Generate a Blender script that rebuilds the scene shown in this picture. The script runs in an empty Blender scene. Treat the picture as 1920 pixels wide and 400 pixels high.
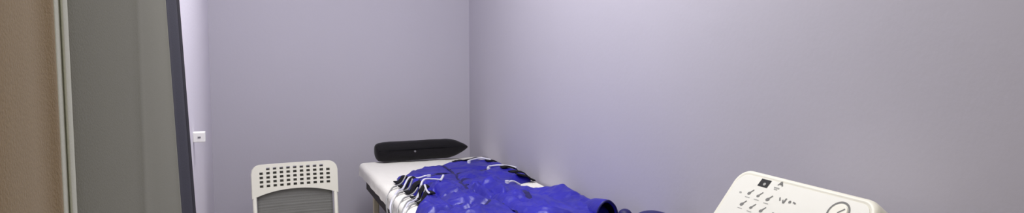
import bpy, bmesh, math, random
from mathutils import Vector, Matrix, noise
random.seed(4)
PI = math.pi
S = bpy.context.scene
COL = S.collection

# ------------------------------------------------------------------ materials
def lin(r, g, b):
    f = lambda c: (c/255/12.92) if c/255 <= .04045 else ((c/255+.055)/1.055)**2.4
    return (f(r), f(g), f(b), 1)

def mat(name, col, rough=.6, spec=.5, bump=0, bscale=60, var=0, vscale=4, metal=0, sheen=0, trans=0, detail=3,
        bump2=0, bscale2=8):
    m = bpy.data.materials.new(name); m.use_nodes = True
    nt = m.node_tree; b = nt.nodes['Principled BSDF']
    b.inputs['Base Color'].default_value = col
    b.inputs['Roughness'].default_value = rough
    b.inputs['Specular IOR Level'].default_value = spec
    b.inputs['Metallic'].default_value = metal
    if sheen:
        b.inputs['Sheen Weight'].default_value = sheen
    if trans:
        b.inputs['Transmission Weight'].default_value = trans
    tc = nt.nodes.new('ShaderNodeTexCoord')
    if var:
        n = nt.nodes.new('ShaderNodeTexNoise'); n.inputs['Scale'].default_value = vscale
        n.inputs['Detail'].default_value = 4
        nt.links.new(tc.outputs['Object'], n.inputs['Vector'])
        r = nt.nodes.new('ShaderNodeValToRGB')
        r.color_ramp.elements[0].position = .3; r.color_ramp.elements[1].position = .7
        r.color_ramp.elements[0].color = tuple(c*(1-var) for c in col[:3])+(1,)
        r.color_ramp.elements[1].color = tuple(min(1, c*(1+var)) for c in col[:3])+(1,)
        nt.links.new(n.outputs['Fac'], r.inputs['Fac'])
        nt.links.new(r.outputs['Color'], b.inputs['Base Color'])
    last = None
    for k, (bs, sc) in enumerate(((bump, bscale), (bump2, bscale2))):
        if not bs: continue
        n = nt.nodes.new('ShaderNodeTexNoise'); n.inputs['Scale'].default_value = sc
        n.inputs['Detail'].default_value = detail
        nt.links.new(tc.outputs['Object'], n.inputs['Vector'])
        bp = nt.nodes.new('ShaderNodeBump'); bp.inputs['Strength'].default_value = bs
        bp.inputs['Distance'].default_value = .01
        nt.links.new(n.outputs['Fac'], bp.inputs['Height'])
        if last: nt.links.new(last.outputs['Normal'], bp.inputs['Normal'])
        last = bp
    if last: nt.links.new(last.outputs['Normal'], b.inputs['Normal'])
    return m

M = {
 'wall':   mat('lavender_paint', lin(187.5, 184.3, 195), .72, .3, bump=.035, bscale=70, var=.015, vscale=1.5, bump2=.045, bscale2=14),
 'wallw':  mat('pale_window_wall', lin(226, 222, 232), .6, .3, bump=.10, bscale=70),  # paler base colour than the other walls
 'ceil':   mat('ceiling_paint', lin(225, 223, 222), .9, .2, bump=.08, bscale=80),
 'floor':  mat('grey_floor', lin(120, 112, 105), .5, .4, var=.12, vscale=6, bump=.03),
 'grey_c': mat('grey_green_curtain_cloth', lin(79, 77, 58), .85, .25, bump=.12, bscale=420, var=.05, vscale=3, sheen=.15),
 'slate_c': mat('fold_shade_slate', lin(66, 66, 76), .85, .25, bump=.12, bscale=420),  # curtain colour darkened to carry the shade of the turned fold
 'edge_c': mat('fold_shade_dark', lin(44, 42, 50), .85, .25, bump=.1, bscale=420),  # deepest fold shade, put into the cloth colour
 'hem':    mat('pale_hem_cloth', lin(196, 197, 184), .75, .3, bump=.1, bscale=420),
 'brown_c':mat('brown_curtain_cloth', lin(132, 107, 66), .85, .25, bump=.12, bscale=420, var=.06, vscale=3, sheen=.15),
 'white_p':mat('white_plastic', lin(234, 232, 219), .38, .45, bump=.02, bscale=200),
 'white_m':mat('white_painted_steel', lin(240, 238, 226), .35, .5, bump=.01, bscale=100),
 'sill':   mat('white_sill', lin(244, 243, 240), .35, .5, bump=.02, bscale=60),
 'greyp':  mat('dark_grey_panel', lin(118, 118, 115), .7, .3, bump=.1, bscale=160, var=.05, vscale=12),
 'sheet':  mat('white_sheet_cloth', lin(236, 234, 226), .85, .2, bump=.15, bscale=90, bump2=.25, bscale2=16, sheen=.1),
 'vinyl':  mat('cream_vinyl', lin(214, 206, 186), .5, .4, bump=.05, bscale=150),
 'dark':   mat('dark_frame', lin(42, 37, 33), .6, .4, bump=.03, bscale=80),
 'cream':  mat('cream_leg_paint', lin(216, 208, 180), .45, .5, bump=.02, bscale=60),
 'black':  mat('black_cover_cloth', lin(17, 15, 19), .75, .2, bump=.2, bscale=220, var=.15, vscale=20, sheen=.1),
 'tag':    mat('grey_mark', lin(120, 118, 124), .7, .3, bump=.02),
 'blue':   mat('blue_nylon', lin(31, 26, 152), .38, .55, bump=.10, bscale=26, var=.22, vscale=7, bump2=.10, bscale2=110),
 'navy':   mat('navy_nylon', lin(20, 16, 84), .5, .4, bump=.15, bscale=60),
 'inside': mat('dark_inside', lin(14, 14, 24), .9, .1, bump=.05),
 'strap':  mat('black_strap', lin(14, 13, 20), .75, .2, bump=.1, bscale=200),
 'tube':   mat('milky_tube', lin(214, 214, 226), .3, .5, bump=.01),
 'tubeg':  mat('grey_tube', lin(150, 150, 150), .35, .5, bump=.01),
 'panel':  mat('off_white_panel', lin(231, 230, 222), .4, .4, bump=.01, bscale=50),
 'ink':    mat('black_print', lin(22, 22, 24), .6, .3, bump=.01),
 'inkg':   mat('grey_print', lin(122, 122, 120), .6, .3, bump=.01),
 'inkl':   mat('pale_grey_print', lin(168, 168, 164), .6, .3, bump=.01),
 'rubber': mat('grey_rubber', lin(70, 70, 72), .7, .3, bump=.02),
 'frame':  mat('window_frame_white', lin(240, 240, 240), .4, .5, bump=.01),
}
g = bpy.data.materials.new('window_glass'); g.use_nodes = True
gb = g.node_tree.nodes['Principled BSDF']
gb.inputs['Transmission Weight'].default_value = 1; gb.inputs['Roughness'].default_value = .02
gb.inputs['IOR'].default_value = 1.45
M['glass'] = g

# ------------------------------------------------------------------ helpers
def obj(name, bm, m, parent=None, smooth=False, sub=0, bevel=0, autos=None):
    me = bpy.data.meshes.new(name)
    bmesh.ops.recalc_face_normals(bm, faces=bm.faces)
    bm.to_mesh(me); bm.free()
    if smooth:
        for p in me.polygons: p.use_smooth = True
    me.materials.append(m)
    o = bpy.data.objects.new(name, me); COL.objects.link(o)
    if bevel:
        b = o.modifiers.new('bevel', 'BEVEL'); b.width = bevel; b.segments = 3; b.limit_method = 'ANGLE'
        b.harden_normals = False
    if sub:
        s = o.modifiers.new('sub', 'SUBSURF'); s.levels = sub; s.render_levels = sub
    if parent: o.parent = parent
    return o

def thing(name, label, cat, loc=(0, 0, 0), rotz=0, group=None):
    o = bpy.data.objects.new(name, None); COL.objects.link(o)
    o.location = loc; o.rotation_euler = (0, 0, rotz); o.empty_display_size = .1
    o['label'] = label; o['category'] = cat
    if group: o['group'] = group
    return o

def tag(o, label, cat):
    o['label'] = label; o['category'] = cat
    return o

def struct(name, bm, m, parent=None, **k):
    o = obj(name, bm, m, parent, **k)
    if not parent: o['kind'] = 'structure'
    return o

def box(bm, x0, x1, y0, y1, z0, z1):
    v = [bm.verts.new((x, y, z)) for x in (x0, x1) for y in (y0, y1) for z in (z0, z1)]
    for f in ((0, 1, 3, 2), (4, 6, 7, 5), (0, 4, 5, 1), (2, 3, 7, 6), (0, 2, 6, 4), (1, 5, 7, 3)):
        bm.faces.new([v[i] for i in f])
    return bm

def nb(*a):
    bm = bmesh.new()
    for t in a: box(bm, *t)
    return bm

def spline(pts, n=8):
    """Catmull-Rom through pts"""
    P = [Vector(p) for p in pts]
    if len(P) < 3: return P
    Q = [P[0]*2-P[1]] + P + [P[-1]*2-P[-2]]
    out = []
    for i in range(1, len(Q)-2):
        for k in range(n):
            t = k/n
            a, b, c, d = Q[i-1], Q[i], Q[i+1], Q[i+2]
            out.append(.5*((2*b)+(c-a)*t+(2*a-5*b+4*c-d)*t*t+(3*b-a-3*c+d)*t**3))
    out.append(P[-1])
    return out

def tube(bm, pts, r, seg=12, cap=True, closed=False):
    pts = [Vector(p) for p in pts]
    rings = []
    n = len(pts)
    up = None
    for i, p in enumerate(pts):
        if closed:
            t = (pts[(i+1) % n]-pts[i-1]).normalized()
        else:
            t = (pts[min(i+1, n-1)]-pts[max(i-1, 0)]).normalized()
        if up is None:
            up = Vector((0, 0, 1)) if abs(t.z) < .9 else Vector((1, 0, 0))
        s = t.cross(up).normalized(); up = s.cross(t).normalized()
        rr = r(i/(n-1)) if callable(r) else r
        rings.append([bm.verts.new(p+(s*math.cos(a)+up*math.sin(a))*rr) for a in [2*PI*k/seg for k in range(seg)]])
    m = n if closed else n-1
    for i in range(m):
        A, B = rings[i], rings[(i+1) % n]
        for k in range(seg):
            bm.faces.new((A[k], A[(k+1) % seg], B[(k+1) % seg], B[k]))
    if cap and not closed:
        bm.faces.new(rings[0]); bm.faces.new(rings[-1])
    return bm

def ss(a, b, x):
    t = max(0., min(1., (x-a)/(b-a))); return t*t*(3-2*t)

# ------------------------------------------------------------------ room shell
XL, YF, H = -1.43, -6.2, 2.62
struct('floor', nb((XL-.2, .12, YF-.12, .12, -.12, 0)), M['floor'])
struct('ceiling', nb((XL-.2, .12, YF-.12, .12, H, H+.12)), M['ceil'])
struct('wall_right', nb((0, .12, YF-.12, .12, 0, H)), M['wall'])
struct('wall_back', nb((XL-.2, 0, 0, .12, 0, H)), M['wall'])
struct('wall_front', nb((XL-.2, 0, YF-.12, YF, 0, H)), M['wall'])
wy0, wy1, wz0, wz1 = -3.35, -1.75, 1.0, 2.2
struct('wall_left', nb((XL-.2, XL, YF, wy0, 0, H), (XL-.2, XL, wy1, 0, 0, H),
                       (XL-.2, XL, wy0, wy1, 0, wz0-.04), (XL-.2, XL, wy0, wy1, wz1, H)), M['wallw'])
fr = XL-.12
wbm = nb((fr-.05, fr, wy0, wy0+.06, wz0, wz1), (fr-.05, fr, wy1-.06, wy1, wz0, wz1),
         (fr-.05, fr, wy0+.06, wy1-.06, wz0, wz0+.06), (fr-.05, fr, wy0+.06, wy1-.06, wz1-.06, wz1),
         (fr-.05, fr, (wy0+wy1)/2-.04, (wy0+wy1)/2+.04, wz0+.06, wz1-.06))
win = struct('window_1', wbm, M['frame'], bevel=.004)
obj('pane', nb((fr-.03, fr-.024, wy0+.06, wy1-.06, wz0+.06, wz1-.06)), M['glass'], win)
# window sill: runs along the left wall and stops short of the corner
sill = struct('trim_1', nb((XL-.12, XL+.006, wy0, wy1, wz0-.04, wz0)), M['sill'], bevel=.004)
wf = thing('wall_fitting', 'small white box-shaped fitting on the window wall just past the curtain edge', 'wall fitting', (XL, -1.29, .983))
o = obj('housing', nb((0, .041, -.020, .020, -.0185, .0185)), M['sill'], wf, bevel=.003)
o = obj('slot', nb((.016, .026, -.0212, -.0195, -.003, .003)), M['tag'], wf); o['label'] = 'small grey slot in the white fitting'
# ------------------------------------------------------------------ curtains
def curtain_mesh(prof, z0, z1, nz, lean):
    bm = bmesh.new(); rows = []
    for k in range(nz+1):
        z = z0+(z1-z0)*k/nz
        rows.append([bm.verts.new((x+lean(y, z), y, z)) for x, y in prof])
    for a, b in zip(rows, rows[1:]):
        for i in range(len(prof)-1):
            bm.faces.new((a[i], a[i+1], b[i+1], b[i]))
    return bm

def lean(y, z):
    r = ss(-3.1, -2.5, y)
    return r*max(-.020, min(.05, -.040*(z-1.13)))+.0004*math.sin(y*9+z*2.1)

def refine(pts, n=6): return [(p.x, p.y) for p in spline([(x, y, 0) for x, y in pts], n)]
gp = refine([(-1.3752, -3.464), (-1.3748, -3.458), (-1.3740, -3.436), (-1.3730, -3.368), (-1.3722, -3.250), (-1.3712, -3.145), (-1.3700, -3.107), (-1.3688, -3.086), (-1.3688, -3.065), (-1.3702, -3.021), (-1.3708, -2.949), (-1.3702, -2.811), (-1.3690, -2.691), (-1.3665, -2.638)])
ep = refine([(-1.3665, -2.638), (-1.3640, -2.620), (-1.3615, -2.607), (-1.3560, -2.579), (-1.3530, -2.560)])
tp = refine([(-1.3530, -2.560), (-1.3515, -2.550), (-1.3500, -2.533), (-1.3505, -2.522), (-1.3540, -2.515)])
ct = thing('curtain', 'grey-green floor-length window curtain with a pale double-stitched hem', 'curtain', (-1.37, -2.9, 0))
W = Matrix.Translation((1.37, 2.9, 0))
def rel(bm): bm.transform(W); return bm
o = obj('curtain_cloth', rel(curtain_mesh(gp, .03, H, 60, lean)), M['grey_c'], ct, smooth=True)
sm = o.modifiers.new('th', 'SOLIDIFY'); sm.thickness = .0012; sm.offset = 0
hp = refine([(-1.3770, -3.510), (-1.3742, -3.519), (-1.3725, -3.525), (-1.3722, -3.521), (-1.3732, -3.511), (-1.3742, -3.499), (-1.3735, -3.497), (-1.3715, -3.501), (-1.3710, -3.496), (-1.3715, -3.488), (-1.3740, -3.470), (-1.3760, -3.464)])
o = obj('shaded_fold', rel(curtain_mesh(ep, .03, H, 60, lean)), M['slate_c'], ct, smooth=True)  # shade on the turned fold is put into a darker cloth colour
o['label'] = 'fold at the free side of the curtain, coloured dark as if in shade'
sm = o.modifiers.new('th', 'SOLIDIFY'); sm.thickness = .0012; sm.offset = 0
e2 = obj('shaded_fold_edge', rel(curtain_mesh(tp, .03, H, 60, lean)), M['edge_c'], o, smooth=True)  # darkest rim of the fold, shade painted as colour
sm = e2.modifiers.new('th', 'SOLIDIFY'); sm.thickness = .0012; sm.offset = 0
o = obj('hem', rel(curtain_mesh(hp, .03, H, 60, lean)), M['hem'], ct, smooth=True)
o['label'] = 'pale grey double-stitched hem of the curtain'
sm = o.modifiers.new('th', 'SOLIDIFY'); sm.thickness = .0012; sm.offset = 0
bp = refine([(-1.375, -4.15), (-1.362, -4.05), (-1.374, -3.95), (-1.3660, -3.854), (-1.3740, -3.780), (-1.3700, -3.730), (-1.3680, -3.684), (-1.3695, -3.633), (-1.3717, -3.590), (-1.3712, -3.566), (-1.3687, -3.545), (-1.3705, -3.540), (-1.3790, -3.540)])
o = obj('curtain', curtain_mesh(bp, .03, H, 40, lambda y, z: .0006*math.sin(z*1.7+y*5)), M['brown_c'], None, smooth=True)
sm = o.modifiers.new('th', 'SOLIDIFY'); sm.thickness = .0012; sm.offset = 0
tag(o, 'brown curtain at the far left edge, beside the grey-green curtain', 'curtain')

# ------------------------------------------------------------------ chair (square-holed plastic back on a steel tube frame)
ch = thing('chair', 'white chair with square-holed plastic backrest standing in the corner', 'chair', (-1.04, -.662, 0), math.radians(6.6))
# local: x across, -y to the front, origin under the backrest
hw = .184
def back_y(z): return .0+(z-.62)*.10
def rail(s):
    b = bmesh.new()
    pts = [(s*hw, -.03-.02, .02+.0), (s*hw, -.032, .25), (s*hw, -.022, .45), (s*(hw+.001), back_y(.62)+.004, .62), (s*(hw-.004), back_y(.66)+.006, .66)]
    return tube(b, spline(pts, 6), .0095, 14)
for s in (-1, 1):
    obj('leg', rail(s), M['white_m'], ch, smooth=True)
    b = bmesh.new()
    tube(b, spline([(s*hw*.98, -.46, .02), (s*hw*.98, -.43, .25), (s*hw*.97, -.41, .43)], 6), .0095, 14)
    obj('leg', b, M['white_m'], ch, smooth=True)
for s in (-1, 1):
    for y in (-.05, -.46):
        b = bmesh.new()
        bmesh.ops.create_cone(b, cap_ends=True, segments=16, radius1=.014, radius2=.012, depth=.03,
                              matrix=Matrix.Translation((s*hw*(1 if y > -.1 else .98), y, .015)))
        obj('foot_cap', b, M['white_p'], ch, smooth=False)
b = bmesh.new()
tube(b, [(-hw, -.024, .40), (hw, -.024, .40)], .008); tube(b, [(-hw*.97, -.41, .42), (hw*.97, -.41, .42)], .008)
for s in (-1, 1): tube(b, [(s*hw*.985, -.41, .42), (s*hw, -.024, .42)], .008)
obj('seat_frame', b, M['white_m'], ch, smooth=True)
# perforated panels by dropping cells from a grid, then thickness
def perforated(name, u0, u1, nu, v0, v1, nv, wall, place, outline, parent, skip=lambda i, j: False, thick=.008):
    xs = []
    pu, pv = (u1-u0)/nu, (v1-v0)/nv
    us = [u0]; uk = []
    us = []
    for i in range(nu):
        us += [u0+i*pu+wall/2, u0+(i+1)*pu-wall/2]
    vs = []
    for j in range(nv):
        vs += [v0+j*pv+wall/2, v0+(j+1)*pv-wall/2]
    return us, vs
bw, bt, bb0 = .197, .772, .6335          # outer half width, top, bottom at the sides
def top_z(x):
    r = .042; a = abs(x)
    if a <= bw-r: return bt
    d = a-(bw-r); return bt-r+math.sqrt(max(0, r*r-d*d))
def bot_z(x):
    return bb0-.016+.034*(1-(abs(x)/bw)**2.2)     # shallow arch
nc, nr = 11, 5
hx0, hx1, hz0, hz1 = -.168, .168, .662, .760
pu, pv = (hx1-hx0)/nc, (hz1-hz0)/nr
hole_u, hole_v = pu*.54, pv*.58
b = bmesh.new()
us = sorted({-bw, -bw+.004, -bw+.012, -bw+.022, bw-.022, bw-.012, bw-.004, bw} |
            {round(hx0+pu*(i+.5)+s*hole_u/2, 5) for i in range(nc) for s in (-1, 1)})
vs = [0, 1, 2]
hz = []
for j in range(nr):
    c = hz0+pv*(j+.5); hz += [c-hole_v/2, c+hole_v/2]
grid = []
for x in us:
    t, bo = top_z(x), bot_z(x)
    col = [bo]+[min(z, t-.002*(len(hz)-k)*.2-.0005*(len(hz)-k)) for k, z in enumerate(hz)]+[t]
    # keep the column ordered
    for k in range(1, len(col)): col[k] = max(col[k], col[k-1]+.0004)
    grid.append([b.verts.new((x, back_y(z)-.012*(1-(x/bw)**2)*0+.014*(1-(x/bw)**2), z)) for z in col])
def is_hole(i, j):
    if j % 2 == 0: return False
    xm = (us[i]+us[i+1])/2
    k = (xm-hx0)/pu; f = k-math.floor(k)
    if not (0 <= k < nc and abs(f-.5) < .5*hole_u/pu): return False
    row, c = (j-1)//2, int(k)
    if row == nr-1 and c in (0, nc-1): return False          # rounded corners carry no hole
    return True
for i in range(len(us)-1):
    for j in range(len(grid[0])-1):
        if is_hole(i, j): continue
        b.faces.new((grid[i][j], grid[i+1][j], grid[i+1][j+1], grid[i][j+1]))
o = obj('backrest', b, M['white_p'], ch)
sm = o.modifiers.new('th', 'SOLIDIFY'); sm.thickness = .013; sm.offset = 0
bv = o.modifiers.new('bv', 'BEVEL'); bv.width = .0016; bv.segments = 2; bv.limit_method = 'ANGLE'; bv.angle_limit = .7
o['label'] = 'white plastic backrest pierced by rows of square holes'
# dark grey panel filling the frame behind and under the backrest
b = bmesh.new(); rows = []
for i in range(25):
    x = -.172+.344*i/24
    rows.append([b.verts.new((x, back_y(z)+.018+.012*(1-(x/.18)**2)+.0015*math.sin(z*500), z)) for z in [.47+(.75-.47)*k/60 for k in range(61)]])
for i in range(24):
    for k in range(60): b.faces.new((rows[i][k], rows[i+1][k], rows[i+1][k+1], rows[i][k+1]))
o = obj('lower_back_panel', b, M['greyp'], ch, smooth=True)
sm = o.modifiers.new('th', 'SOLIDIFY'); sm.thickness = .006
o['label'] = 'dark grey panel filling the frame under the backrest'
# seat: rounded plastic pan with square holes
b = bmesh.new()
sx = [-.195, -.175]+[-.165+.33*k/22 for k in range(23)]+[.175, .195]
sy = [-.44, -.42]+[-.405+.34*k/22 for k in range(23)]+[-.05, -.03]
G = [[b.verts.new((x*(1-.06*ss(-.25, -.44, y)), y, .447-.012*math.cos(x*8)*math.sin((y+.44)/.41*PI)+(-.008*ss(-.40, -.44, y)))) for y in sy] for x in sx]
for i in range(len(sx)-1):
    for j in range(len(sy)-1):
        if 2 <= i < 24 and 2 <= j < 24 and i % 2 == 0 and j % 2 == 0: continue
        if (i in (0, len(sx)-2)) and (j in (0, len(sy)-2)): continue
        b.faces.new((G[i][j], G[i+1][j], G[i+1][j+1], G[i][j+1]))
bmesh.ops.delete(b, geom=[v for v in b.verts if not v.link_faces], context='VERTS')
o = obj('seat', b, M['white_p'], ch)
sm = o.modifiers.new('th', 'SOLIDIFY'); sm.thickness = .012; sm.offset = 0

# ------------------------------------------------------------------ treatment couch
BX0, BX1, BY1, BY0, BT = -.690, -.012, -.262, -2.44, .695
cc = thing('treatment_couch', 'long treatment couch on cream legs along the right wall, under a white sheet', 'couch', ((BX0+BX1)/2, (BY0+BY1)/2, 0))
cx, cy = (BX0+BX1)/2, (BY0+BY1)/2
def crel(bm): bm.transform(Matrix.Translation((-cx, -cy, 0))); return bm
obj('mattress', crel(nb((BX0+.008, BX1-.004, BY0+.008, BY1-.008, .615, BT-.006))), M['vinyl'], cc, bevel=.022, smooth=True)
obj('under_frame', crel(nb((BX0+.03, BX0+.06, BY0+.03, BY1-.03, .555, .615), (BX1-.06, BX1-.03, BY0+.03, BY1-.03, .555, .615),
                           (BX0+.06, BX1-.06, BY1-.06, BY1-.03, .555, .615), (BX0+.06, BX1-.06, BY0+.03, BY0+.06, .555, .615),
                           (BX0+.06, BX1-.06, cy-.02, cy+.02, .565, .615), (BX0+.06, BX1-.06, BY0+.06, BY1-.06, .600, .615))), M['dark'], cc, bevel=.004)
for x in (BX0+.05, BX1-.08):
    for y in (BY1-.22, BY0+.25):
        l = obj('leg', crel(nb((x-.014, x+.014, y-.014, y+.014, .03, .556))), M['cream'], cc, bevel=.004)
        b = bmesh.new()
        bmesh.ops.create_cone(b, cap_ends=True, segments=20, radius1=.022, radius2=.019, depth=.03, matrix=Matrix.Translation((x, y, .015)))
        obj('foot_cap', crel(b), M['rubber'], l)
b = bmesh.new()
for x in (BX0+.05, BX1-.08): tube(b, [(x, BY1-.22, .18), (x, BY0+.25, .18)], .010)
for y in (BY1-.22, BY0+.25): tube(b, [(BX0+.05, y, .18), (BX1-.08, y, .18)], .010)
obj('stretcher', crel(b), M['cream'], cc, smooth=True)

# white sheet
def fold(p, lo, hi, rad):
    """p runs past lo/hi: returns (coordinate, drop)"""
    q = rad*PI/2
    if p < lo+rad:
        d = lo+rad-p
        if d < q: a = d/rad; return lo+rad-rad*math.sin(a), rad*(1-math.cos(a))
        return lo, rad+(d-q)
    if p > hi-rad:
        d = p-(hi-rad)
        if d < q: a = d/rad; return hi-rad+rad*math.sin(a), rad*(1-math.cos(a))
        return hi, rad+(d-q)
    return p, 0
b = bmesh.new()
px = [BX0-.055+(BX1-BX0+.055-.001)*i/84 for i in range(85)]
py = [BY0-.03+(BY1-BY0+.085)*j/220 for j in range(221)]
G = []
for p in px:
    r = []
    for q in py:
        ext = .012*noise.noise((p*3, q*5, 1.3))
        pp = p if p > BX0+.01 else BX0+.01+(p-BX0-.01)*(1+ext*8)
        x, d1 = fold(pp, BX0, BX1+.2, .024)
        y, d2 = fold(q, BY0, BY1, .024)
        d = max(d1, d2)+.35*min(d1, d2)
        w = noise.noise((x*7, y*7, 0))*.0022+noise.noise((x*22, y*18, 3))*.0012
        out = .004*noise.noise((y*14, d*20, 5))*ss(.02, .07, d)
        if d1 > 0: x += out-.002
        if d2 > 0 and q > cy: y -= out-.002
        r.append(b.verts.new((x, y, BT+.001-d+w*(1-ss(0, .03, d))+.001)))
    G.append(r)
for i in range(84):
    for j in range(220): b.faces.new((G[i][j], G[i+1][j], G[i+1][j+1], G[i][j+1]))
sh = obj('bed_sheet', b, M['sheet'], None, smooth=True)
tag(sh, 'white cloth sheet covering the treatment couch beneath the blue suit', 'sheet')

# ------------------------------------------------------------------ black bolster
b = bmesh.new()
secs = [(-.616, .012, .012, .762), (-.613, .026, .028, .760), (-.603, .040, .043, .755), (-.585, .048, .050, .753), (-.55, .050, .0535, .7535),
        (-.45, .050, .0535, .7545), (-.35, .050, .0535, .756), (-.26, .050, .053, .7575), (-.215, .049, .052, .7585), (-.175, .044, .043, .7595),
        (-.145, .033, .030, .760), (-.12, .020, .017, .761), (-.103, .008, .005, .7615)]
xs = [s[0] for s in secs]
pts = spline([(s[0], s[1], s[2]) for s in secs], 5); ctr = spline([(s[0], s[3], 0) for s in secs], 5)
rings = []
for p, c in zip(pts, ctr):
    ring = []
    for k in range(36):
        a = 2*PI*k/36
        rr = 1+.02*noise.noise((p.x*14, math.cos(a)*2, math.sin(a)*2))+.008*noise.noise((p.x*45, math.cos(a)*4, math.sin(a)*5))
        y = -.305+p.y*rr*math.copysign(abs(math.cos(a))**.85, math.cos(a))
        z = c.y+p.z*rr*math.copysign(abs(math.sin(a))**.85, math.sin(a))
        ring.append(b.verts.new((p.x, y, max(z, BT+.006+.0012*math.sin(k)))))
    rings.append(ring)
for A, B in zip(rings, rings[1:]):
    for k in range(36): b.faces.new((A[k], A[(k+1) % 36], B[(k+1) % 36], B[k]))
b.faces.new(rings[0]); b.faces.new(rings[-1])
bl = thing('bolster_pillow', 'black bolster pillow with a pinched right end at the head of the couch', 'pillow', (-.36, -.305, BT))
def brel(bm): bm.transform(Matrix.Translation((.36, .305, -BT))); return bm
obj('cover', brel(b), M['black'], bl, smooth=True)
b = bmesh.new()
tube(b, spline([(-.60, -.349, .765), (-.5, -.357, .769), (-.35, -.357, .772), (-.22, -.355, .772), (-.14, -.335, .765), (-.104, -.306, .7615)], 8), .0022, 8)
obj('piping', brel(b), M['strap'], bl, smooth=True)
b = bmesh.new()
bmesh.ops.create_cone(b, cap_ends=True, segments=20, radius1=.0055, radius2=.0055, depth=.003,
                      matrix=Matrix.Translation((-.408, -.358, .757)) @ Matrix.Rotation(PI/2, 4, 'X'))
o = obj('mark', brel(b), M['tag'], bl); o['label'] = 'small grey mark on the front of the black pillow'

# ------------------------------------------------------------------ blue air-compression suit
def sdf(poly, x, y):
    d = 1e9; ins = False
    n = len(poly)
    for i in range(n):
        ax, ay = poly[i]; bx, by = poly[(i+1) % n]
        ex, ey = bx-ax, by-ay; wx, wy = x-ax, y-ay
        t = max(0, min(1, (wx*ex+wy*ey)/(ex*ex+ey*ey)))
        d = min(d, math.hypot(wx-ex*t, wy-ey*t))
        if (ay > y) != (by > y) and x < (bx-ax)*(y-ay)/(by-ay)+ax: ins = not ins
    return d if ins else -d
def segd(p, a, c):
    ex, ey = c[0]-a[0], c[1]-a[1]; wx, wy = p[0]-a[0], p[1]-a[1]
    t = max(0, min(1, (wx*ex+wy*ey)/(ex*ex+ey*ey)))
    return math.hypot(wx-ex*t, wy-ey*t)
def pld(p, pl): return min(segd(p, a, c) for a, c in zip(pl, pl[1:]))

bodyP = [(-.607, .865), (-.50, .745), (-.40, .65), (-.295, .565), (-.20, .535), (-.10, .55), (-.055, .60), (-.028, .72), (-.022, .95),
         (-.03, 1.11), (-.12, 1.15), (-.150, 1.24), (-.150, 1.36), (-.05, 1.47), (-.03, 1.7), (-.03, 2.40), (-.69, 2.40), (-.692, 1.66), (-.62, 1.50), (-.600, 1.40), (-.603, 1.1)]
seams = [[(-.33, .56), (-.345, .95), (-.405, 1.30), (-.36, 1.86), (-.36, 2.4)],
         [(-.60, 1.02), (-.46, .93), (-.34, .93)], [(-.34, .80), (-.2, .82), (-.03, .80)],
         [(-.62, 1.25), (-.50, 1.19), (-.38, 1.16)], [(-.37, 1.05), (-.22, 1.04), (-.03, .98)],
         [(-.69, 1.55), (-.55, 1.50), (-.40, 1.42)], [(-.40, 1.30), (-.24, 1.24), (-.08, 1.2)],
         [(-.69, 1.80), (-.5, 1.76), (-.37, 1.70)], [(-.38, 1.58), (-.24, 1.5), (-.12, 1.48)],
         [(-.69, 2.05), (-.36, 2.0), (-.03, 1.95)], [(-.69, 2.25), (-.03, 2.2)],
         [(-.56, .80), (-.54, 1.3), (-.57, 1.6)]]
folds = [((-.455, 1.462), (-.316, 1.349), .022, .022), ((-.477, 1.761), (-.345, 1.668), .025, .022), ((-.31, 1.64), (-.218, 1.568), .02, .014),
         ((-.613, 1.70), (-.493, 1.682), .02, -.030), ((-.369, 1.216), (-.333, 1.505), .010, -.018), ((-.333, 1.505), (-.306, 1.758), .010, -.018),
         ((-.455, 1.186), (-.333, 1.135), .014, -.014), ((-.20, 1.50), (-.26, 1.70), .016, -.02), ((-.60, 1.13), (-.51, 1.07), .015, .008), ((-.60, 1.02), (-.40, .97), .010, -.012), ((-.33, .93), (-.14, .86), .012, -.012), ((-.30, 1.10), (-.13, 1.05), .02, .014), ((-.25, 1.28), (-.15, 1.22), .02, .012)]
def body_h(x, v):
    p = (x, v); d = sdf(bodyP, x, v)
    if d < -.001: return None
    e = 1-math.exp(-max(0, d)/.010)
    q = Vector((x, v, 0))
    wx = x+.010*noise.noise(q*9); wv = v+.014*noise.noise(q*8+Vector((7, 3, 1)))
    ds = pld((wx, wv), seams[0]); dt = min(pld((wx, wv), s) for s in seams[1:])
    k = .42+.58*ss(.85, 1.35, v)
    k *= 1-.55*ss(-.30, -.12, x)*ss(.95, 1.25, v)
    puff = .036*k*(1-math.exp(-min(ds, dt*1.1)/.022))
    h = .010+.008*k+puff
    for a, c, w, amp in folds:
        # sharp crest on one side, long slope on the other
        dd = segd((wx, wv), a, c)
        h += amp*math.exp(-(dd/w))*(1 if amp < 0 else 1)
    r1 = 1-abs(noise.noise(Vector((x*7+v*3, v*4-x*5, 2))))*2
    r2 = 1-abs(noise.noise(Vector((x*15-v*9, v*8+x*11, 8))))*2
    r3 = 1-abs(noise.noise(Vector((x*34, v*28, 4))))*2
    h += k*(.018*max(0, r1)**2+.008*max(0, r2)**3+.002*r3*abs(r3)-.003)
    h = max(h, .005)
    return h*e
def heightfield(fn, x0, x1, v0, v1, step, base):
    b = bmesh.new(); nx = int((x1-x0)/step)+1; nv = int((v1-v0)/step)+1
    V = {}
    for i in range(nx):
        for j in range(nv):
            x, v = x0+i*step, v0+j*step
            h = fn(x, v)
            if h is not None: V[i, j] = b.verts.new((x, -v, base(x, v)+h))
    for i in range(nx-1):
        for j in range(nv-1):
            k = [(i, j), (i, j+1), (i+1, j+1), (i+1, j)]
            k = [V[a] for a in k if a in V]
            if len(k) >= 3: b.faces.new(k)
    # skirt down to the sheet
    be = [e for e in b.edges if e.is_boundary]
    r = bmesh.ops.extrude_edge_only(b, edges=be)
    for v in [g for g in r['geom'] if isinstance(g, bmesh.types.BMVert)]: v.co.z = base(0, 0)-.0005
    return b
ZB = BT+.0035
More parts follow.
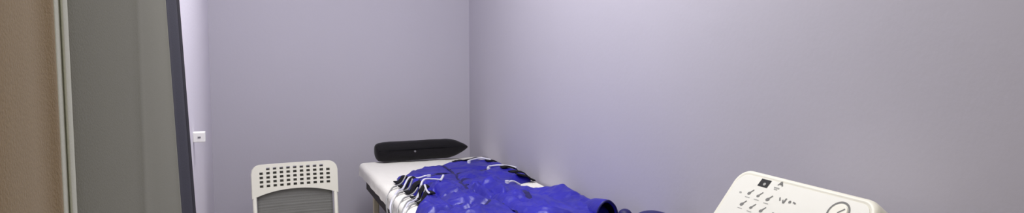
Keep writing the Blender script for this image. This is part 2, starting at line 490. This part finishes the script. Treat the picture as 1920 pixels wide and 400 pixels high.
su = thing('compression_suit', 'crumpled royal blue air-compression suit with air tubes spread on the couch', 'suit', (-.36, -1.45, ZB))
def srel(bm): bm.transform(Matrix.Translation((.36, 1.45, -ZB))); return bm
obj('suit_body', srel(heightfield(body_h, -.70, -.018, .52, 2.41, .0075, lambda x, v: ZB)), M['blue'], su, smooth=True)

# raised arm section on the wall side
armP = [(-.145, 1.38), (-.095, 1.37), (-.035, 1.46), (-.014, 1.6), (-.014, 1.90), (-.20, 1.90), (-.26, 1.78), (-.25, 1.58), (-.19, 1.42)]
def arm_h(x, v):
    d = sdf(armP, x, v)
    if d < -.001: return None
    e = 1-math.exp(-max(0, d)/.016)
    amp = .004+.022*ss(1.34, 1.56, v)-.006*ss(1.62, 1.85, v)+.016*math.exp(-abs((v-1.55)/.07)**1.3)
    rx = -.062
    rid = math.exp(-abs((x-rx)/.075)**1.5) if x < rx else math.exp(-((x-rx)/.06)**2)
    h = .016+amp*rid
    q = Vector((x, v, 0))
    h -= .010*math.exp(-abs(v-1.66+.2*(x+.06)+.02*noise.noise(q*10))/.012)
    r2 = 1-abs(noise.noise(Vector((x*17-v*4, v*12+x*9, 18))))*2
    r3 = 1-abs(noise.noise(Vector((x*40, v*30, 14))))*2
    h += .008*max(0, r2)**2-.003+.003*r3
    return max(.004, h)*e
obj('arm_section', srel(heightfield(arm_h, -.275, -.013, 1.29, 1.98, .0065, lambda x, v: ZB+.012)), M['blue'], su, smooth=True)

# open cuff of the arm section: a stand-up fabric tube looking toward the room
def loft(rings, b, closed=True, cap0=False, cap1=False):
    R = [[b.verts.new(p) for p in r] for r in rings]
    n = len(R[0])
    for A, B in zip(R, R[1:]):
        for k in range(n): b.faces.new((A[k], A[(k+1) % n], B[(k+1) % n], B[k]))
    if cap0: b.faces.new(R[0])
    if cap1: b.faces.new(R[-1])
    return b
def cuff_ring(v, cx_, cz, rx, rz, tw=0):
    out = []
    for k in range(40):
        a = 2*PI*k/40
        s = math.sin(a)
        wob = 1+.04*noise.noise((math.cos(a)*2, s*2, v*9))
        out.append((cx_+rx*wob*math.cos(a)*(1-.22*max(0, s)), -v+tw*s, cz+rz*wob*s))
    return out
CX, CZ = -.068, ZB+.030
b = bmesh.new()
loft([cuff_ring(1.800, CX+.0, CZ-.006, .036, .032), cuff_ring(1.840, CX, CZ, .038, .040), cuff_ring(1.880, CX, CZ+.002, .040, .044),
      cuff_ring(1.920, CX, CZ+.004, .041, .047), cuff_ring(1.935, CX, CZ+.004, .041, .047), cuff_ring(1.938, CX, CZ+.004, .038, .044),
      cuff_ring(1.930, CX, CZ+.003, .033, .039), cuff_ring(1.890, CX, CZ+.002, .031, .036)], b)
cf = obj('cuff', srel(b), M['blue'], su, smooth=True)
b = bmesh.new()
loft([cuff_ring(1.931, CX, CZ+.003, .0325, .0385), cuff_ring(1.885, CX, CZ+.002, .030, .035), cuff_ring(1.85, CX, CZ+.0, .022, .026)], b, cap1=True)  # near-black inner surface of the cuff opening
o = obj('cuff_inside', srel(b), M['inside'], cf, smooth=True); o['label'] = 'dark inside of the open blue cuff'
b = bmesh.new()
tube(b, [Vector(p)+Vector((0, -.001, 0)) for p in cuff_ring(1.936, CX, CZ+.004, .0395, .0455)], .0035, 8, closed=True)
o = obj('cuff_binding', srel(b), M['navy'], cf, smooth=True)
b = bmesh.new()
for k in range(9): pass
rings = []
for i in range(14):
    t = i/13; a = t*PI/2
    rings.append([(-.095+.075*math.cos(a)**.6*math.cos(2*PI*k/36)*(1+.05*noise.noise((k*.4, i*.3, 2))),
                   -2.30+.10*math.cos(a)**.6*math.sin(2*PI*k/36)*(1+.05*noise.noise((k*.4, i*.3, 5))),
                   ZB+.02+.098*math.sin(a)) for k in range(36)])
loft(rings, b, cap0=True, cap1=True)
o = obj('foot_section', srel(b), M['navy'], su, smooth=True); o['label'] = 'dark navy rounded foot end of the suit'
rings = []
b = bmesh.new()
for i in range(10):
    a = i/9*PI/2
    rings.append([(-.048+.030*math.cos(a)**.7*math.cos(2*PI*k/24), -2.03+.035*math.cos(a)**.7*math.sin(2*PI*k/24), ZB+.01+.058*math.sin(a)) for k in range(24)])
loft(rings, b, cap0=True, cap1=True)
obj('strap_end', srel(b), M['navy'], su, smooth=True)

def tab(pts, w, th=.006):
    """flat strap following points on the suit"""
    b = bmesh.new(); P = [Vector(p) for p in pts]; rows = []
    for i, p in enumerate(P):
        t = (P[min(i+1, len(P)-1)]-P[max(i-1, 0)]).normalized()
        s = t.cross(Vector((0, 0, 1))).normalized()
        rows.append((b.verts.new(p+s*w/2), b.verts.new(p-s*w/2)))
    for A, B in zip(rows, rows[1:]): b.faces.new((A[0], A[1], B[1], B[0]))
    return b
def zs(x, v):
    h = body_h(x, v)
    return ZB+(h if h else 0)
# navy strips painting shade into the valleys between the air chambers
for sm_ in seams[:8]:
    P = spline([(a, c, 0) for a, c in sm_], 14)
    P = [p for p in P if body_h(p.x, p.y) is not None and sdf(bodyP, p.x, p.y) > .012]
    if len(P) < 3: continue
    o = obj('crease_shade', srel(tab([(p.x, -p.y, zs(p.x, p.y)+.0025) for p in P], .014)), M['navy'], su, smooth=True)
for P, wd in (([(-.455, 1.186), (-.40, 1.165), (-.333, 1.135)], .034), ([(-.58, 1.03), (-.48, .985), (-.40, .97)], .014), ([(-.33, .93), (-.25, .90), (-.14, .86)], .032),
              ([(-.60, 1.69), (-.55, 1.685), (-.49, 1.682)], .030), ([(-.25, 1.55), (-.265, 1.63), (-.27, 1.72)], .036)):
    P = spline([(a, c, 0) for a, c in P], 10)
    o = obj('crease_shade', srel(tab([(p.x, -p.y, zs(p.x, p.y)+.004) for p in P], wd)), M['navy'], su, smooth=True)  # broader navy patches standing in for shade in the deep folds
# black fastening tabs along both edges
for v in (.965, 1.075, 1.20, 1.325, 1.42):
    pts = [(x, -v+.05*(x+.6), max(zs(x, v), ZB+.003)+.004) for x in [-.632+.07*k/7 for k in range(8)]]
    o = obj('fastening_tab', srel(tab(pts, .052)), M['strap'], su, smooth=True)
    sm = o.modifiers.new('th', 'SOLIDIFY'); sm.thickness = .005; sm.offset = 1
for v in (.66, .90, 1.02, 1.11):
    pts = [(x, -v, max(zs(x, v), ZB+.003)+.004) for x in [-.105+.085*k/7 for k in range(8)]]
    o = obj('fastening_tab', srel(tab(pts, .045)), M['strap'], su, smooth=True)
    sm = o.modifiers.new('th', 'SOLIDIFY'); sm.thickness = .005; sm.offset = 1
pts = [(x, -(.60-.05*ss(-.25, -.1, x)+.12*ss(-.08, -.03, x)), zs(x, .60)+.004) for x in [-.27+.23*k/20 for k in range(21)]]
o = obj('edge_band', srel(tab(pts, .03)), M['strap'], su, smooth=True)

# milky air tubes: over the suit, past the tabs and down the side of the couch
def on(x, v, lift=.006):
    return (x, -v, max(zs(x, v), ZB)+lift)
side = lambda v, z: (BX0-.010, -v, z)
def air(name_pts, r=.0045, m='tube'):
    b = bmesh.new(); tube(b, spline(name_pts, 8), r, 10)
    return obj('air_tube', srel(b), M[m], su, smooth=True)
air([on(-.49, 1.03), on(-.50, 1.00, .012), on(-.54, 1.015, .012), on(-.585, 1.06, .012), on(-.625, 1.12, .010), on(-.66, 1.17, .006), side(1.24, .665), side(1.27, .61), side(1.28, .57)])
air([on(-.474, 1.19, .012), on(-.52, 1.22, .012), on(-.57, 1.265, .014), on(-.605, 1.33, .014), on(-.64, 1.39, .008), on(-.668, 1.43, .006), side(1.48, .66), side(1.5, .58), side(1.51, .57)])
t = air([on(-.447, 1.12, .010), on(-.474, 1.19, .013), on(-.500, 1.29, .010)], .0055)
air([on(-.575, 1.32, .012), on(-.585, 1.40, .012), on(-.592, 1.47, .010)], .004)
for v0, dv, m in ((.985, .10, 'tubeg'), (1.13, .09, 'tube'), (1.235, .09, 'tube'), (1.30, .10, 'tubeg'), (1.375, .09, 'tube')):
    air([on(-.585, v0, .014), on(-.605, v0+.02, .016), on(-.635, v0+dv*.55, .008), on(-.666, v0+dv, .006), side(v0+dv+.06, .665), side(v0+dv+.09, .60), side(v0+dv+.10, .57)], .0034, 'tubeg')
air([on(-.20, .66, .008), on(-.17, .63, .012), on(-.12, .62, .012), on(-.08, .66, .010)], .0045)
air([on(-.16, .86, .006), on(-.14, .82, .012), on(-.09, .83, .012), on(-.05, .88, .010), on(-.04, .93, .010)], .0045)
air([on(-.235, 1.36, .006), on(-.20, 1.33, .010), on(-.16, 1.31, .010)], .0045)
for x, v in ((-.49, 1.03), (-.16, .87), (-.20, .67), (-.24, 1.37), (-.474, 1.19)):
    b = bmesh.new()
    p = Vector(on(x, v, .004))
    tube(b, [p+Vector((0, 0, -.004)), p+Vector((0, 0, .008))], .009, 14)
    obj('tube_connector', srel(b), M['tube'], su, smooth=False)

# ------------------------------------------------------------------ air-pump machine with slanted control panel
D = Vector((-.607, 0, -.795)).normalized(); Yv = Vector((0, -1, 0)); Nn = D.cross(Yv)
if Nn.x > 0: Nn = -Nn
P0 = Vector((-.2, -2.835, 1.032))-D*.0125
PW, PD = .397, .30
mc = thing('compression_machine', 'white air-compression machine with slanted printed control panel by the right wall', 'machine', (-.26, -2.835-PW/2, 0))
def mrel(bm): bm.transform(Matrix.Translation((.26, 2.835+PW/2, 0))); return bm
def pp(a, bb, n=0): return P0+Yv*a+D*bb+Nn*n
def rrect(a0, a1, b0, b1, r, n=8):
    out = []
    for cx_, cy_, s in ((a1-r, b0+r, -PI/2), (a1-r, b1-r, 0), (a0+r, b1-r, PI/2), (a0+r, b0+r, PI)):
        for k in range(n+1):
            t = s+PI/2*k/n; out.append((cx_+r*math.cos(t), cy_+r*math.sin(t)))
    return out
b = bmesh.new()
# casing: slanted rounded slab with softly rolled rim, deep body behind it
L = [[pp(a, c, n) for a, c in rrect(i, PW-i, i, PD-i, R)] for i, R, n in
     ((.004, .030, -.075), (.0, .036, -.06), (.0, .036, -.010), (.0015, .035, -.004), (.005, .033, 0.0), (.010, .030, .0005), (.013, .028, -.0012))]
loft(L, b, cap0=True, cap1=True)
cs = obj('casing', mrel(b), M['white_p'], mc, smooth=True)
cs.data.polygons[0]
b = bmesh.new()
L = [[pp(a, c, n) for a, c in rrect(.0135, PW-.0135, .0135, PD-.0135, .027)] for n in (-.003, .0004)]
loft(L, b, cap0=True, cap1=True)
cp = obj('control_panel', mrel(b), M['panel'], mc)
cp['label'] = 'flat off-white printed control panel'
def mark(name, polys, m, n=.0006, label=None):
    """flat printed shapes on the panel: polys in panel coordinates"""
    b = bmesh.new()
    for poly in polys:
        top = [b.verts.new(pp(a, c, n+.0003)) for a, c in poly]
        b.faces.new(top)
    o = obj(name, mrel(b), m, cp)
    if label: o['label'] = label
    return o
def ell(a, c, ra, rb, rot=0, n=20):
    return [(a+ra*math.cos(t)*math.cos(rot)-rb*math.sin(t)*math.sin(rot), c+ra*math.cos(t)*math.sin(rot)+rb*math.sin(t)*math.cos(rot)) for t in [2*PI*k/n for k in range(n)]]
def bar(a0, c0, a1, c1, w):
    dx, dy = a1-a0, c1-c0; l = math.hypot(dx, dy); px_, py_ = -dy/l*w/2, dx/l*w/2
    return [(a0+px_, c0+py_), (a1+px_, c1+py_), (a1-px_, c1-py_), (a0-px_, c0-py_)]
def arc(a, c, r, t0, t1, w, n=24):
    out = []
    for k in range(n):
        u, v_ = t0+(t1-t0)*k/n, t0+(t1-t0)*(k+1)/n
        out.append([(a+(r+s)*math.cos(q), c+(r+s)*math.sin(q)) for q, s in ((u, -w/2), (v_, -w/2), (v_, w/2), (u, w/2))])
    return out
mark('emblem', [[(.084, .0150), (.1145, .0150), (.1125, .0335), (.082, .0335)]], M['ink'], label='black square emblem with a pale centre')
mark('emblem_centre', [ell(.1005, .0265, .0042, .0034)], M['inkl'], .0012)
mark('letter_mark', [bar(.1375, .021, .1435, .0115, .0030), bar(.1435, .0115, .1510, .021, .0034), bar(.140, .0175, .1485, .0175, .0035)], M['inkg'], label='small grey letter-like mark beside the emblem')
mark('caption_line', [bar(.131, .0275, .147, .0275, .0030), bar(.133, .0315, .143, .0315, .0020)], M['inkl'])
for a, c, w in ((.073, .0555, 1), (.1025, .0555, .9), (.134, .0572, 1.1), (.0715, .084, 1.1), (.103, .085, .9), (.135, .0855, 1)):
    mark('symbol', [ell(a, c, .0050*w, .0036*w, -.3), bar(a+.002, c-.003, a+.0085, c-.0105, .0030)], M['inkg'])
    mark('caption_line', [bar(a-.006, c+.0095, a+.009, c+.0095, .0016)], M['inkl'])
mark('symbol', [bar(.163, .0455, .1675, .0525, .0032), bar(.1795, .0560, .1815, .0440, .0042), bar(.1740, .0490, .1785, .0560, .003), ell(.1945, .0495, .0036, .0032), bar(.203, .0480, .2110, .0500, .0034)], M['inkg'])
mark('symbol', [ell(.046, .0585, .0038, .0022)], M['inkl'])
mark('symbol', [bar(.168, .082, .185, .0835, .003), ell(.2, .085, .004, .003)], M['inkg'])
mark('dial_ring', arc(.318, .0450, .0235, 0, 2*PI, .0040, 40), M['inkg'], label='round grey ring around the dial')
b = bmesh.new()
loft([[pp(a, c, n) for a, c in ell(.318, .0450, r, r, 0, 32)] for r, n in ((.0200, .0004), (.0200, .0016), (.0192, .0022), (.018, .0024))], b, cap0=True, cap1=True)
dl = obj('dial', mrel(b), M['white_p'], cp, smooth=False)
b = bmesh.new(); bb = [b.verts.new(pp(a, c, .0027)) for a, c in bar(.318, .0450, .330, .034, .003)]; b.faces.new(bb)
obj('dial_pointer', mrel(b), M['inkg'], dl)
for k in range(6):
    b = bmesh.new()
    loft([[pp(a, c, n) for a, c in rrect(.06+.034*k, .086+.034*k, .115, .131, .005, 4)] for n in (.0004, .003)], b, cap0=True, cap1=True)
    obj('button', mrel(b), M['white_m'], cp)
mark('display_window', [rrect(.07, .25, .165, .235, .006, 4)], M['ink'])
# body behind the panel and the pedestal under it
tip = pp(0, PD, 0)
b = bmesh.new()
prof = [(-.155, 1.000), (-.100, .985), (-.095, .74), (-.36, .74), (tip.x+.055, tip.z-.005), (-.235, .965)]
A = [b.verts.new((x, -2.845, z)) for x, z in prof]; B = [b.verts.new((x, -2.835-PW+.010, z)) for x, z in prof]
b.faces.new(A); b.faces.new(B)
for k in range(len(prof)): b.faces.new((A[k], A[(k+1) % len(prof)], B[(k+1) % len(prof)], B[k]))
obj('housing', mrel(b), M['white_p'], mc, bevel=.012, smooth=False)
obj('pedestal', mrel(nb((-.31, -.12, -3.16, -2.92, .10, .745))), M['white_p'], mc, bevel=.02)
obj('base', mrel(nb((-.42, -.05, -3.25, -2.83, .06, .11))), M['rubber'], mc, bevel=.015)
for x in (-.38, -.09):
    for y in (-3.21, -2.87):
        b = bmesh.new()
        bmesh.ops.create_cone(b, cap_ends=True, segments=24, radius1=.030, radius2=.030, depth=.022,
                              matrix=Matrix.Translation((x, y, .030)) @ Matrix.Rotation(PI/2, 4, 'X'))
        box(b, x-.008, x+.008, y-.018, y-.012, .03, .062); box(b, x-.008, x+.008, y+.012, y+.018, .03, .062)
        obj('caster', mrel(b), M['rubber'], mc)
b = bmesh.new()
tube(b, spline([(-.42, -3.03, .80), (-.52, -2.90, .66), (-.60, -2.65, .50), (-.56, -2.55, .45)], 8), .010, 12)

b.free()

# ------------------------------------------------------------------ light, sky, camera
def area(name, loc, rot, sx, sy, power, col):
    l = bpy.data.lights.new(name, 'AREA'); l.shape = 'RECTANGLE'; l.size = sx; l.size_y = sy; l.energy = power; l.color = col
    o = bpy.data.objects.new(name, l); COL.objects.link(o); o.location = loc; o.rotation_euler = rot
    return o
area('ceiling_lamp', (-.84, -2.0, H-.03), (0, 0, 0), .7, 1.9, 45.5, (1, .99, 1))
area('entry_lamp', (-.75, -4.7, H-.03), (0, 0, 0), .6, .6, 14, (1, .95, .78))
w = bpy.data.worlds.new('sky'); S.world = w; w.use_nodes = True
nt = w.node_tree; bg = nt.nodes['Background']
sk = nt.nodes.new('ShaderNodeTexSky'); sk.sky_type = 'HOSEK_WILKIE'
sk.sun_direction = Vector((.5, -.5, .7)).normalized(); sk.turbidity = 4
nt.links.new(sk.outputs['Color'], bg.inputs['Color']); bg.inputs['Strength'].default_value = .8

cd = bpy.data.cameras.new('camera'); cam = bpy.data.objects.new('camera', cd); COL.objects.link(cam)
cam.location = (-1.226, -4.2, 1.309)
cam.rotation_euler = (PI/2-math.radians(4.57), 0, -math.radians(19.6))
cd.sensor_fit = 'HORIZONTAL'; cd.sensor_width = 36; cd.lens = 36*1376/1920
cd.clip_start = .02
S.camera = cam
S.view_settings.view_transform = 'Standard'
S.view_settings.look = 'None'
S.view_settings.exposure = 0
